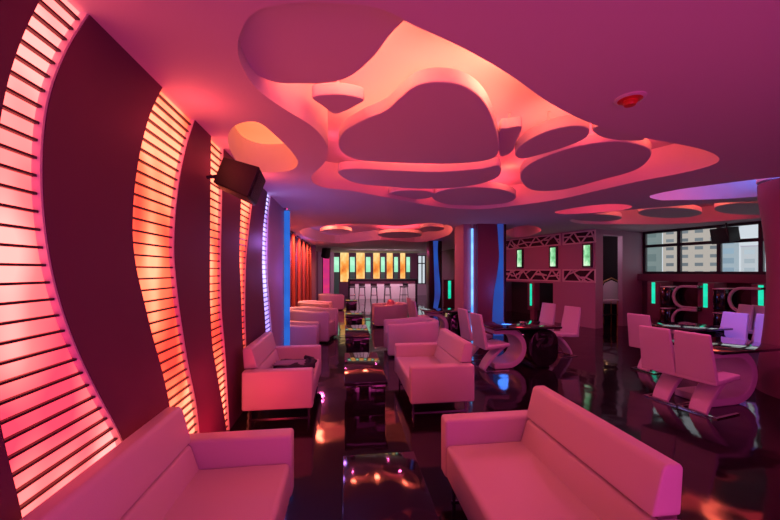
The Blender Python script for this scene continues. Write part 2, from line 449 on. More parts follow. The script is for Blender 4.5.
cloud([(499, 132), (508, 128), (522, 127), (517, 140), (512, 152), (500, 156)], 'little dark ceiling cloud wedged between the pebble-shaped and leaf-shaped clouds', 3.15, .1)
cloud(ell(336, 232, 16, 3), 'small oval cloud at the left of the far ceiling recess', 3.1)
cloud(ell(400, 235, 22, 3.2), 'slim oval cloud in the middle of the far ceiling recess', 3.1)
cloud(ell(432, 229, 12, 2.5), 'tiny oval cloud at the right of the far ceiling recess', 3.1)
cloud(ell(597, 218, 25, 3.5), 'thin oval cloud above the doorway, left in the window-side recess', 3.1)
cloud(ell(670, 213, 32, 5), 'oval cloud in the middle of the window-side recess', 3.1)
cloud(ell(750, 209, 36, 6), 'oval cloud over the hanging speaker in the window-side recess', 3.1)
cloud(ell(790, 184, 34, 6), 'blue-lit cloud at the right end of the violet recess', 3.12)

RED = (1, .05, .08); ORANGE = (1, .14, .075); PINK = (1, .12, .30); BLUE = (.06, .22, 1); VIOLET = (.45, .2, 1)
cove = [(RED, 1.0)] * 15
for i, (cx, cy, z, sx, sy) in enumerate(CL):
    col = RED if i not in (1, 5) else ORANGE
    if i == len(CL) - 1: col = BLUE
    if i in (0, 9): continue
    area('cove_lamp', (cx, cy, z + .015), (PI, 0, 0), sx * .92, sy * .92, col, 4.6 * sx * sy, 'ELLIPSE')
egg = link_mesh('cove_light_plate', sheet([smooth_pts([on_z(x, y, CEIL) for x, y in H_EGG], 6, True)], TOP - .05, TOP - .03), M['gl_egg'])
# shrink slightly so that it sits inside its recess
c_ = sum((v.co for v in egg.data.vertices), Vector()) / len(egg.data.vertices)
for v in egg.data.vertices: v.co.x = c_.x + (v.co.x - c_.x) * .985; v.co.y = c_.y + (v.co.y - c_.y) * .985
tag(egg, 'glowing orange egg-shaped ceiling cove above the black wall speaker', 'ceiling light')
# lamps lying in the recess
def up(px, py, col, w, r=.17, z=TOP - .12): x, y = on_z(px, py, CEIL); point('cove_lamp', (x, y, z), col, w, r)

for a in ((352, 80, ORANGE, 24), (512, 98, ORANGE, 26), (395, 45, ORANGE, 8), (303, 100, RED, 3), (600, 133, ORANGE, 3), (655, 150, ORANGE, 4), (420, 164, ORANGE, 7), (332, 168, RED, 3), (510, 192, ORANGE, 4), (500, 160, RED, 4), (585, 146, RED, 2.5), (430, 191, RED, 3),
          (702, 190, PINK, 9), (780, 184, BLUE, 10), (600, 208, RED, 8), (525, 231, RED, 10), (640, 214, ORANGE, 9), (715, 208, ORANGE, 9), (318, 230, ORANGE, 60), (368, 232, ORANGE, 60), (425, 231, ORANGE, 45)): up(*a)

# ------------------------------------------------------------------ sofas
def make_sofa():
    t = thing('sofa', 'x', 'sofa')
    hl = .705
    obj('seat', box((-.28, -hl + .13, .17), (.385, hl - .13, .425), .035, 4), M['leather'], t)
    for s in (-1, 1):
        y0, y1 = sorted((s * hl, s * (hl - .135)))
        obj('armrest', box((-.40, y0, .165), (.39, y1, .61), .025, 4), M['leather'], t)
    b = obj('backrest', prism([(-.20, .40), (-.263, .594), (-.405, .594), (-.405, .20), (-.25, .20)], -hl + .137, hl - .137, .024, 4), M['leather'], t)
    obj('head_cushion', prism([(-.258, .610), (-.315, .83), (-.335, .85), (-.41, .85), (-.425, .83), (-.41, .610)], -hl + .137, hl - .137, .024, 4), M['leather'], b)
    obj('seam_strip', box((-.40, -hl + .15, .585), (-.30, hl - .15, .62)), M['seam'], b, smooth=False)
    for s in (-1, 1):
        y = s * (hl - .16); bm = bmesh.new()
        for x in (-.34, .33): add_box(bm, (x - .011, y - .007, .012), (x + .011, y + .007, .175))
        add_box(bm, (-.358, y - .007, 0), (.348, y + .007, .012))
        obj('leg_frame', bm, M['darkchrome'], t, smooth=False)
    return t
sofa = make_sofa(); used = [False]
place(sofa, used, (-.765, 1.905, 0), 0, 'white leather sofa nearest the viewer, against the glowing left wall', 'white leather sofas along the aisle')
place(sofa, used, (-.77, 4.785, 0), 0, 'white leather sofa against the left wall with dark clothes on its seat', 'white leather sofas along the aisle')
place(sofa, used, (1.14, 2.0, 0), PI, 'white leather sofa at the front right, back turned to the black tiled floor', 'white leather sofas along the aisle')
place(sofa, used, (1.15, 4.745, 0), PI, 'empty white leather sofa facing the sofa with the clothes across the black tables', 'white leather sofas along the aisle')

# dark clothes on the second left sofa
fc = t = thing('folded_clothes', 'dark folded jacket with grey lining lying on the white sofa seat', 'clothes', (-.70, 4.86, .425))
def lump(w, d, h, seed, dx=0, dy=0, z0=0):
    rnd = random.Random(seed); bm = bmesh.new(); n = 10; g = []
    for top in (0, 1):
        for i in range(n + 1):
            for j in range(n + 1):
                u, v = i / n * 2 - 1, j / n * 2 - 1
                r = max(0, 1 - max(abs(u), abs(v)) ** 6)
                zz = z0 + (h * (.35 + .65 * r) * (1 + .25 * math.sin(5 * u + seed) * math.cos(4 * v + seed)) if top else 0)
                g.append(bm.verts.new((dx + w / 2 * u * (1 + .06 * math.sin(7 * v + seed)), dy + d / 2 * v * (1 + .08 * math.sin(6 * u + seed)), zz)))
    ix = lambda tp, i, j: g[tp * (n + 1) ** 2 + i * (n + 1) + j]
    for i in range(n):
        for j in range(n):
            for tp in (0, 1): bm.faces.new((ix(tp, i, j), ix(tp, i + 1, j), ix(tp, i + 1, j + 1), ix(tp, i, j + 1)))
    for i in range(n):
        for a, b, c, d_ in (((i, 0), (i + 1, 0), 0, 0), ((i, n), (i + 1, n), 0, 0), ((0, i), (0, i + 1), 0, 0), ((n, i), (n, i + 1), 0, 0)):
            bm.faces.new((ix(0, *a), ix(0, *b), ix(1, *b), ix(1, *a)))
    return bm
obj('jacket', lump(.46, .42, .06, 1), M['cloth_black'], t)
obj('lining', lump(.34, .16, .02, 2, -.05, .0, .056), M['cloth_grey'], t)
obj('sleeve', tube([(.02, -.24, .035), (.16, -.20, .05), (.22, -.06, .055), (.2, .1, .06), (.1, .2, .06)], [.03, .034, .034, .03, .024], 8), M['cloth_black'], t)
obj('strap', tube([(-.2, -.23, .014), (-.02, -.27, .014), (.14, -.27, .014), (.25, -.2, .014)], .013, 6), M['cloth_grey'], t)

fc.scale = (1.15, 1.45, 1.25)
# ------------------------------------------------------------------ tub armchairs
def make_tub():
    t = thing('tub_armchair', 'x', 'armchair')
    path = []
    for i in range(9): path.append((.44 - .055 * i * 1.5, .385 - .05 * (1 - i / 8) ** 2))
    x0 = path[-1][0]
    for i in range(1, 16):
        a = PI / 2 + PI * i / 16
        path.append((x0 + .385 * math.cos(a) * 1.05, .385 * (abs(math.sin(a)) ** .75) * (1 if math.sin(a) >= 0 else -1)))
    for i in range(9): path.append((x0 + (.44 - x0) * i / 8, -.385 + .05 * (i / 8) ** 2))
    bm = bmesh.new(); rings = []; n = len(path)
    for i, (x, y) in enumerate(path):
        a = path[max(0, i - 1)]; b = path[min(n - 1, i + 1)]
        tt = Vector((b[0] - a[0], b[1] - a[1])).normalized(); nx, ny = tt.y * -1, tt.x   # inner side
        back = max(0, min(1, (.2 - x) / .55)); h = .67 + .035 * back * back * (3 - 2 * back)
        rings.append([bm.verts.new(p) for p in ((x - nx * .065, y - ny * .065, .03), (x - nx * .075, y - ny * .075, h), (x + nx * .065, y + ny * .065, h), (x + nx * .065, y + ny * .065, .03))])
    for A, B in zip(rings, rings[1:]):
        for j in range(4): bm.faces.new((A[j], A[(j + 1) % 4], B[(j + 1) % 4], B[j]))
    bm.faces.new(rings[0][::-1]); bm.faces.new(rings[-1])
    bmesh.ops.recalc_face_normals(bm, faces=bm.faces)
    es = [e for e in bm.edges if len(e.link_faces) == 2 and e.calc_face_angle(0) > .9]
    bmesh.ops.bevel(bm, geom=es, offset=.045, segments=5, profile=.5, affect='EDGES', clamp_overlap=True)
    obj('shell', bm, M['leather'], t)
    obj('seat', box((-.26, -.30, .06), (.40, .30, .42), .05, 4), M['leather'], t)
    obj('base', box((-.34, -.30, 0), (.36, .30, .06)), M['black'], t)
    return t
tub = make_tub(); used = [False]
G_ = 'white tub armchairs along the aisle'
t3 = place(tub, used, (-1.02, 7.98, 0), .0, 'white tub armchair right behind the left sofa with clothes, lit violet by the blue tube', G_)
t4 = place(tub, used, (-.80, 9.05, 0), -.25, 'biggest round tub armchair of the left row, glowing pink in front of the red curtains', G_)
place(tub, used, (-.95, 12.2, 0), -.1, 'white tub armchair half hidden behind the biggest round tub armchair of the left row', G_)
place(tub, used, (-.55, 16.0, 0), .1, 'farthest tub armchair of the left row, lilac-lit, nearest the bar', G_)
place(tub, used, (1.28, 7.35, 0), PI, 'white tub armchair behind the empty right-hand sofa', G_)
place(tub, used, (1.30, 11.2, 0), PI, 'tub armchair with a red cushion on it, facing the far black tables', G_)
t3.scale = (.9, .85, .84); t4.scale = (1.15, 1.1, 1.13)
cu = obj('cushion', box((-.1, -.2, -.2), (.1, .2, .2), .07, 4), M['redseat'], loc=(1.42, 11.2, .62))
cu.rotation_euler = (0, .25, 0)
tag(cu, 'red cushion leaning in the far right tub armchair', 'cushion')

# ------------------------------------------------------------------ low black tables
def make_table():
    t = thing('coffee_table', 'x', 'table')
    obj('tabletop', box((-.26, -.77, .375), (.26, .77, .41), .004, 2), M['tabletop'], t)
    obj('base', box((-.235, -.745, 0), (.235, .745, .374), .004, 2), M['gloss'], t)
    for s in (-1, 1): obj('edge_strip', box((-.237, s * .748 - .003, .345), (.237, s * .748 + .003, .365)), M['chrome'], t, smooth=False)
    return t
tb = make_table(); used = [False]
G_ = 'low black gloss tables down the aisle'
for y, lab in ((1.77, 'low black gloss table nearest the viewer, between the two front sofas'), (4.95, 'low black gloss table between the sofa with clothes and the empty sofa'),
               (7.9, 'low black gloss table third down the aisle, beside the violet-lit tub chair'), (11.0, 'low black gloss table mirroring the bar, left of the tub chair with the cushion'),
               (16.2, 'farthest low black gloss table, in front of the bar')):
    place(tb, used, (.24, y, 0), 0, lab, G_)

# ------------------------------------------------------------------ Z-shaped dining chairs
def make_zchair():
    t = thing('dining_chair', 'x', 'chair')
    bp = smooth_pts([(-.205, .44), (-.225, .56), (-.25, .70), (-.28, .86), (-.30, 1.0)], 4)
    obj('backrest', ribbon(bp, [.43 - .05 * i / (len(bp) - 1) for i in range(len(bp))], [.07 - .03 * i / (len(bp) - 1) for i in range(len(bp))], .014), M['leather2'], t)
    sp = smooth_pts([(-.235, .425), (-.05, .435), (.15, .455), (.245, .455)], 4)
    obj('seat', ribbon(sp, .43, .065, .02), M['leather2'], t)
    lp = smooth_pts([(.25, .435), (.15, .375), (.01, .255), (-.11, .125), (-.18, .018)], 5)
    n = len(lp)
    obj('leg', ribbon(lp, [.25 - .06 * i / (n - 1) for i in range(n)], [.045 + .02 * math.sin(PI * i / (n - 1)) for i in range(n)], .012), M['leather2'], t)
    bm = bmesh.new()
    for s in (-1, 1): add_box(bm, (-.2, s * .19 - .016, 0), (.24, s * .19 + .016, .016))
    add_box(bm, (-.2, -.174, 0), (-.165, .174, .016))
    obj('base_frame', bm, M['chrome'], t, smooth=False)
    return t
zc = make_zchair(); zu = [False]
def chair(px, py, rz, lab, g):
    x, y = on_z(px, py, 0)
    return place(zc, zu, (x, y, 0), rz, lab, g)
WR = RZ + PI / 2                # chairs across the wing face along v
G1 = 'white chairs at the middle table'; G2 = 'white chairs at the right-hand tables'
# middle table
chair(491, 369, .12, 'white Z-shaped chair at the middle table, just behind the back of the empty sofa', G1)
chair(476, 358, .12, 'white Z-shaped chair at the middle table, in front of the pillar with the white-blue tube', G1)
chair(562, 355, PI + .25, 'white Z-shaped chair at the middle table on its doorway side, nearer the viewer of two', G1)
chair(539, 347, PI + .25, 'white Z-shaped chair at the middle table, next to the black booth with the green light', G1)
# far group
chair(424, 340, .1, 'far white chair half hidden behind the tub armchair, nearer one of two', 'far white chairs')
chair(419, 333, .1, 'far white chair half hidden behind the tub armchair, further one of two', 'far white chairs')
# near right table
chair(707, 411, .22, 'white Z-shaped chair, back to the viewer, nearest the viewer at the right-hand tables', G2)
chair(669, 399, .22, 'white Z-shaped chair, back to the viewer, left of the nearest right-hand one', G2)
chair(650, 370, .22, 'white chair just behind the two Z-shaped chairs that turn their backs to the viewer', G2)
chair(723, 369, PI + .1, 'violet-lit white chair facing the viewer across the table, fully in view', G2)
chair(758, 374, PI + .1, 'blue-violet-lit white chair cut off by the right-hand pillar', G2)
chair(731, 349, PI - .3, 'white chair far behind the violet ones, left of a close pair under the green light', G2)
chair(744, 351, PI - .3, 'white chair far behind the violet ones, right of a close pair beside the pillar', G2)

def c_base(t, L, W, h0, h1, name='curved_base', sign=1):
    """a board bent into a lying U: lower run, round end, upper run"""
    r = (h1 - h0) / 2; pts = [(-L / 2, h0)]
    pts += [(L / 2 - r + r * math.sin(PI * i / 14) * 1.15, h0 + r - r * math.cos(PI * i / 14)) for i in range(15)]
    pts += [(-L / 2 + .1, h1)]
    pts = [(sign * x, z) for x, z in pts]
    return obj(name, ribbon(pts, W, .07, .016), M['leather2'], t)
def dining_table(loc, rz, lab, L=1.3, W=.8, x1=-.15, xr=None):
    xe = L / 2 if xr is None else xr
    t = thing('dining_table', lab, 'table', loc, rz, 'black glass dining tables')
    obj('tabletop', box((-L / 2, -W / 2, .715), (xe, W / 2, .75), .008, 2), M['gloss'], t)
    r = .31
    pts = [(-L / 2 + .08, .05)] + [(x1 - r * .6 + r * 1.1 * math.sin(PI * i / 16), .05 + r - r * math.cos(PI * i / 16)) for i in range(17)] + [(-L / 2 + .08, .67)]
    obj('curved_base', ribbon(pts, W * .6, .1, .016), M['leather2'], t)
    if xr is None:
        rr = .24; c = [(x1 + .23 + rr, .035 + rr), (xe - .03 - rr, .035 + rr), (xe - .03 - rr, .70 - rr), (x1 + .23 + rr, .70 - rr)]
        pr_ = [(cx + rr * math.cos(PI + q * PI / 2 + PI / 2 * i / 8), cz + rr * math.sin(PI + q * PI / 2 + PI / 2 * i / 8)) for q, (cx, cz) in enumerate(c) for i in range(9)]
        obj('black_body', prism(pr_, -W * .42, W * .42, .015, 3), M['gloss'], t)
        obj('foot_plate', box((x1 + .4, -W * .3, 0), (xe - .15, W * .3, .05)), M['black'], t, smooth=False)
    obj('pedestal', box((-L * .34, -W * .25, .7), (-L * .1, W * .25, .714)), M['black'], t, smooth=False)
    return t
p = at_depth(390 + 347 * 2.38 / 6.5, 271, 6.5); mt = dining_table((p.x, p.y, 0), .05, 'black glass table on a curved white base in front of the middle pillar')
p = at_depth(390 + 347 * 4.55 / 4.78, 271, 4.78); dining_table((p.x, p.y, 0), .1, 'black glass table on a curved white base, beside the right-hand pillar', 1.15, .8, .1, .62)
p = at_depth(390 + 347 * 5.45 / 6.35, 271, 6.35); dining_table((p.x, p.y, 0), .1, 'black glass table in front of the violet-lit chairs', .95)
x, y = on_z(444, 339, 0); dining_table((x, y, 0), 0, 'far black glass table left of the middle pillar', 1.1)
# things on the tables
def candle(px, py, z, lab):
    x, y = mt.location.x + .15, mt.location.y + .05
    t = thing('ashtray', lab, 'ashtray', (x, y, z)); obj('bowl', lathe([(.05, 0), (.065, .01), (.07, .035), (.06, .035), (.045, .012)], 20), M['chrome'], t); return t
candle(530, 327, .75, 'small shiny round dish on the middle black table')

# ------------------------------------------------------------------ pillars
def pillar(name, x0, x1, y0, y1, m='plum2'):
    return struct(name, box((x0, y0, 0), (x1, y1, CEIL), .01, 2), M[m])
def wave_strip(xf, y, w, label, m, amp=.1, z0=.05, z1=CEIL - .03, ph=0, per=3.0, wf=None):
    """a wavy upright light board facing the viewer"""
    loop = []; ks = [z0 + (z1 - z0) * i / 40 for i in range(41)]
    a = [(xf + amp * math.cos(2 * PI * z / per + ph) - (wf(z) if wf else w) / 2, z) for z in ks]
    b = [(xf + amp * math.cos(2 * PI * z / per + ph) + (wf(z) if wf else w) / 2, z) for z in reversed(ks)]
    me = upright(sheet([a + b], 0, .03), (0, y), (1, 0))
    o = link_mesh('wavy_light_strip', me, M[m]); tag(o, label, 'light strip'); return o
# pillar behind the middle chairs
Yp = 9.0
xs = [on_y(p, 271, Yp)[0] for p in (465, 477.5, 496, 506.5, 469, 475)]
p1 = struct('pillar', box((xs[1], Yp, 0), (xs[3] - .06, Yp + .95, CEIL), .01, 2), M['plum2'])
p2 = struct('pillar_side', box((xs[0], Yp + .12, 0), (xs[1] - .001, Yp + .9, CEIL), .01, 2), M['lilac'])
xt = on_y(473, 271, Yp)[0]
t = thing('light_tube', 'white-blue light tube on the left side of the middle pillar', 'light tube', (xt, Yp + .06, 0))
obj('tube', tube([(0, 0, .03), (0, 0, CEIL - .12)], .03, 12), M['gl_bluewhite'], t)
obj('end_cap', lathe([(.045, 0), (.045, .04), (.034, .045)], 14), M['chrome'], t)
obj('end_cap', lathe([(.034, CEIL - .13), (.045, CEIL - .12), (.045, CEIL - .002)], 14), M['chrome'], t)
def edge_strip(rows, Y, lab):
    L_ = smooth_pts([on_y(l, y, Y) for l, r, y in rows], 6); R_ = smooth_pts([on_y(r, y, Y) for l, r, y in rows], 6)
    cl_ = lambda q: [(x, max(.0, min(CEIL - .005, z))) for x, z in q]
    o = link_mesh('wavy_light_strip', upright(sheet([cl_(L_) + cl_(R_)[::-1]], 0.001, .03), (0, Y), (1, 0)), M['gl_bluewave'])
    return tag(o, lab, 'light strip')
edge_strip([(497, 503, 221), (498.5, 503, 243), (499, 503, 258), (497, 503, 275), (494, 503, 292), (492.5, 503, 312), (492.5, 503, 330), (494, 503, 338.3)], Yp, 'wavy blue light strip on the right edge of the middle pillar')
struct('pillar_trim', box((xs[3] - .06, Yp + .01, 0), (xs[3], Yp + .95, CEIL), .005, 1), M['black'])
# farther pillar by the bar
Yq = 14.4
a_, b_ = on_y(429.5, 271, Yq)[0], on_y(442, 271, Yq)[0]
struct('pillar_far', box((a_, Yq, 0), (b_, Yq + .6, CEIL), .01, 2), M['black'])
edge_strip([(433, 438, 240), (433.5, 437.5, 252), (434, 438.5, 268), (434.5, 440, 285), (434.5, 440, 296), (433.5, 438, 306), (433, 437.5, 313)], Yq, 'wavy blue light strip on the far pillar right of the bar')
# round waisted pillar at the right edge
pc = at_depth(834, 271, 4.75)
prof = [(.75, 0), (.745, .08), (.71, .45), (.66, .95), (.635, 1.45), (.635, 1.9), (.67, 2.4), (.715, 2.8), (.725, CEIL)]
prof = [(r, z) for r, z in smooth_pts(prof, 4)]
pr = struct('pillar_right', lathe(prof, 64), M['plum2'], loc=(pc.x, pc.y, 0))
# pier post with blue tube on the left wall
yt = on_x(286, 271, WX + .06)[0]
t = thing('light_tube', 'tall blue light tube at the end of the left wall', 'light tube', (WX + .08, yt, 0))
obj('tube', tube([(0, 0, .03), (0, 0, CEIL - .05)], .058, 14), M['gl_blue'], t)
obj('end_cap', lathe([(.066, 0), (.066, .04), (.06, .045)], 14), M['chrome'], t)
obj('end_cap', lathe([(.06, CEIL - .06), (.066, CEIL - .05), (.066, CEIL - .002)], 14), M['chrome'], t)

# ------------------------------------------------------------------ far left: curtains and columns
order = ['nearest the blue tube', 'second from the blue tube', 'third from the blue tube', 'fourth from the blue tube', 'third from the far lilac column', 'second from the far lilac column', 'next to the far lilac column']
for k, wd_ in enumerate(order):
    yy = 9.0 + 1.36 * k
    t = thing('curtain', 'gathered red curtain, ' + wd_, 'curtain', (-1.72, yy, 0), group='red curtains on the left')
    bm = bmesh.new(); n = 40; V = []
    for i in range(n + 1):
        q = i / n; row = []
        for z, kk in ((.03, 1.2), (1.2, 1.0), (2.6, .8), (CEIL - .06, .6)):
            row.append(bm.verts.new((.06 * kk * math.sin(q * 2 * PI * 2), -.2 + .4 * q, z)))
        V.append(row)
    for A, B in zip(V, V[1:]):
        for j in range(3): bm.faces.new((A[j], B[j], B[j + 1], A[j + 1]))
    bmesh.ops.solidify(bm, geom=bm.faces[:], thickness=.006)
    obj('drape', bm, M['curtain'], t)
    obj('curtain_rail', box((-.02, -.4, CEIL - .055), (.02, .4, CEIL - .02)), M['black'], t)
area('curtain_fill_lamp', (-1.4, 12.5, CEIL - .02), (0, math.radians(25), 0), .12, 9, (1, .26, .15), 260, spread=math.radians(95))  # added fill to brighten the curtains, no lamp stands there
for px, Y in ((313, 17.6), (332, 23.6)):
    X = on_y(px, 271, Y)[0]
    struct('pillar_left', box((-1.85, Y, 0), (X + .12, Y + .5, CEIL), .01, 2), M['lilac'])
sp_ = at_depth(325.5, 253, 19.5)
xa_, xb_ = on_y(323, 271, 23.5)[0], on_y(329.5, 271, 23.5)[0]
t = thing('wall_light_strip', 'pink-red upright light panel at the far left, beside the small black speaker', 'light panel', ((xa_ + xb_) / 2, 23.59, 0))
obj('panel', box((-(xb_ - xa_) / 2, -.06, .03), ((xb_ - xa_) / 2, -.02, 2.95)), glow('pinkred_led', [(.75, .04, .16), (.6, .03, .2)]), t, smooth=False)
obj('frame', box((-(xb_ - xa_) / 2 - .05, -.019, 0), ((xb_ - xa_) / 2 + .05, .0, 3.0)), M['black'], t, smooth=False)

# ------------------------------------------------------------------ speakers, smoke detector
def speaker(loc, rot, size, lab, name='wall_mounted_speaker', arm=None):
    w, d, h = size
    t = thing(name, lab, 'speaker', loc); t.rotation_euler = rot
    pr_ = [(-d / 2, -h / 2), (d / 2, -h / 2), (d / 2, h / 2), (-d / 2, h / 2)]
    bm = bmesh.new()
    A = [bm.verts.new((-d / 2, s * w * .36, q)) for s, q in ((-1, -h * .42), (1, -h * .42), (1, h * .42), (-1, h * .42))]
    B = [bm.verts.new((d / 2, s * w / 2, q)) for s, q in ((-1, -h / 2), (1, -h / 2), (1, h / 2), (-1, h / 2))]
    bm.faces.new(A[::-1]); bm.faces.new(B)
    for j in range(4): bm.faces.new((A[j], A[(j + 1) % 4], B[(j + 1) % 4], B[j]))
    bmesh.ops.recalc_face_normals(bm, faces=bm.faces)
    bmesh.ops.bevel(bm, geom=bm.edges[:], offset=.012 * h / .3, segments=3, profile=.5, affect='EDGES')
    obj('cabinet', bm, M['speaker'], t)
    obj('grille', box((d / 2 - .002, -w * .44, -h * .44), (d / 2 + .012, w * .44, h * .44), .008 * h / .3, 2), M['grille'], t)
    if arm:
        bm = bmesh.new(); add_tube(bm, arm, .016 * h / .3, 8)
        obj('bracket', bm, M['black'], t)
    return t
sl = at_depth(240, 181, 3.2)
speaker(sl, (0, .35, .1), (.43, .32, .29), 'black speaker on a bracket high on the left wall', arm=[(-.14, 0, -.01), (-.20, 0, -.04), (-.27, .0, -.08)])
speaker(sp_, (0, .2, -.6), (.42, .34, .6), 'small black speaker high up by the bar, beside the far left column', arm=[(-.15, 0, .0), (-.3, .1, .1), (-.5, .3, .1)])
x, y = on_z(630, 98, CEIL)
t = thing('smoke_detector', 'red smoke detector on the ceiling', 'smoke detector', (x, y, CEIL))
obj('base', lathe([(.06, -.024), (.086, -.014), (.088, 0)][::1], 28), M['redplastic'], t)
obj('cap', lathe([(.018, -.058), (.036, -.056), (.042, -.044), (.05, -.036), (.05, -.022)], 28), M['redplastic'], t)
obj('collar', lathe([(.09, -.016), (.102, -.008), (.102, -.0005)], 28), M['whiteplastic'], t)

# ------------------------------------------------------------------ bar at the far end
Yb = 21.8
xa, xb = on_y(348, 271, Yb)[0], on_y(417, 271, Yb)[0]
t = thing('bar_counter', 'long bar with a pale front and dark top at the far end of the room', 'bar', ((xa + xb) / 2, Yb, 0))
hw = (xb - xa) / 2
obj('front_panel', box((-hw + .12, 0, .0), (hw - .12, .08, 1.12)), M['barfront'], t, smooth=False)
obj('countertop', box((-hw, -.12, 1.12), (hw, .6, 1.26), .01, 2), M['black'], t)
for s in (-1, 1): obj('end_panel', box((s * hw - .12 if s > 0 else -hw, -.08, 0), (hw if s > 0 else -hw + .12, .5, 1.119)), M['black'], t, smooth=False)
obj('carcass', box((-hw + .121, .081, 0), (hw - .121, .45, 1.119)), M['dark'], t, smooth=False)
for k, (p0, p1) in enumerate(((340, 349), (356, 365), (373, 380), (386.5, 393), (400, 405.5))):
    X0, Z1 = on_y(p0, 250.5, FARY - .1); X1, _ = on_y(p1, 260, FARY - .1)
    words_ = ['leftmost, over the bar end', 'second from the left', 'middle one', 'fourth from the left', 'rightmost and narrowest']
    t = thing('onyx_light_panel', 'tall orange backlit onyx panel behind the bar, ' + words_[k], 'light panel', ((X0 + X1) / 2, FARY - .02, 0), group='orange onyx panels behind the bar')
    w = (X1 - X0) / 2
    obj('panel', box((-w, -.06, 1.0), (w, -.02, Z1)), M['gl_onyx'], t, smooth=False)
    bm = bmesh.new()
    for s in (-1, 1): add_box(bm, (s * w - .02, -.065, .98), (s * w + .02, -.0, Z1 + .02))
    obj('frame', bm, M['black'], t, smooth=False)
for k, (p0, p1) in enumerate(((334, 339), (350, 354.8), (366, 370.5), (381, 384.8), (394.3, 398), (406.5, 410))):
    X0, Z1 = on_y(p0, 257, FARY - .1); X1, Z0 = on_y(p1, 272, FARY - .1)
    words_ = ['leftmost of the row', 'between the first and second orange panels', 'between the second and third orange panels', 'between the third and fourth orange panels', 'between the fourth and fifth orange panels', 'rightmost of the row']
    t = thing('green_light_panel', 'pale green light panel behind the bar, ' + words_[k], 'light panel', ((X0 + X1) / 2, FARY - .02, 0), group='green panels behind the bar')
    w = (X1 - X0) / 2
    obj('panel', box((-w, -.05, Z0), (w, -.02, Z1)), M['gl_paleg'], t, smooth=False)
    obj('lower_board', box((-w, -.05, 0), (w, -.02, Z0 - .01)), mat('dark_green_board', (.05, .16, .12), .4), t, smooth=False)
def make_stool():
    t = thing('bar_stool', 'x', 'stool')
    obj('seat', box((-.2, -.2, .74), (.2, .2, .82), .03, 3), M['black'], t)
    obj('backrest', box((-.19, -.2, .83), (.19, -.16, 1.0), .015, 2), M['black'], t)
    for sx in (-1, 1):
        for sy in (-1, 1): obj('leg', tube([(sx * .15, sy * .15, .74), (sx * .2, sy * .2, 0)], .018, 8), M['chrome'] if False else M['black'], t)
    obj('footrest', tube([(.18, .18, .28), (.18, -.18, .28), (-.18, -.18, .28), (-.18, .18, .28)], .012, 8, True), M['chrome'], t)
    return t
stl = make_stool(); used = [False]
for px, lab in ((352, 'bar stool at the left end of the bar'), (362, 'bar stool second from the left along the bar'), (374, 'bar stool third from the left, in the middle of the bar'), (387.5, 'bar stool fourth from the left along the bar'), (404, 'bar stool at the right end of the bar')):
    place(stl, used, (on_y(px, 271, 21.1)[0], 21.1, 0), PI if px != 404 else PI - .7, lab, 'black bar stools')
# far window right of the bar
# ------------------------------------------------------------------ right wing: block with friezes
def wbox(u0, u1, v0, v1, z0, z1):
    bm = box((u0, v0, z0), (u1, v1, z1)); return bm
def wstruct(name, u0, u1, v0, v1, z0, z1, m):
    # local x along u, local y along v
    o = struct(name, box((u0, v0, z0), (u1, v1, z1)), m, smooth=False)
    o.matrix_world = WM; return o
WM = Matrix(((UX[0], VX[0], 0, C0[0]), (UX[1], VX[1], 0, C0[1]), (0, 0, 1, 0), (0, 0, 0, 1)))
if WM.to_3x3().determinant() < 0: pass
RW = math.atan2(UX[1], UX[0])
def wthing(name, lab, cat, u, v, z=0, group=None):
    p = wing(u, v, z); return thing(name, lab, cat, p, RW, group)     # local x = u, local y = -(-v): handled by wy
# rotation by RW makes local y = (-UX[1], UX[0]) = (.96, .28) = v
LB = on_line(553, 300, C0, UX)[0]          # where the solid part of the block begins
LA = -4.6
zf0, zf1 = 1.33, CEIL
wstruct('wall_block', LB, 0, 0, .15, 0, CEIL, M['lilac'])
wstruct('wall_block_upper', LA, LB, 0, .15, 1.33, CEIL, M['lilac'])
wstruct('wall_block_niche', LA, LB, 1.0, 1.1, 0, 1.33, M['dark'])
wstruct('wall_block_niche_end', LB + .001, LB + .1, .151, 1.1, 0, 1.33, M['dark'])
bd = (BFAR - BN); bl = bd.length
bu = (bd.x / bl, bd.y / bl); w0, w1 = sorted((on_line(455.5, 271, BN, bu)[0], on_line(462.5, 271, BN, bu)[0]))
for a_, b_, z0_, z1_ in ((0, w0, 0, CEIL), (w0, w1, 0, 1.42), (w0, w1, 2.75, CEIL), (w1, bl, 0, CEIL)):
    o = struct('wall_right_far', box((a_, -.15, z0_), (b_, 0, z1_)), M['plum'], smooth=False); o.location = (BN.x, BN.y, 0); o.rotation_euler = (0, 0, math.atan2(bd.y, bd.x))
window(3, (BN.x + bu[0] * w0 + .07 * bu[1], BN.y + bu[1] * w0 - .07 * bu[0]), bu, w1 - w0, 1.42, 2.75, [.04, (w1 - w0) / 2, w1 - w0 - .04], [1.45, 2.72], .08)
wstruct('wall_block_niche_side', LA - .1, LA, 0.0, 1.25, 0, CEIL, M['plum'])
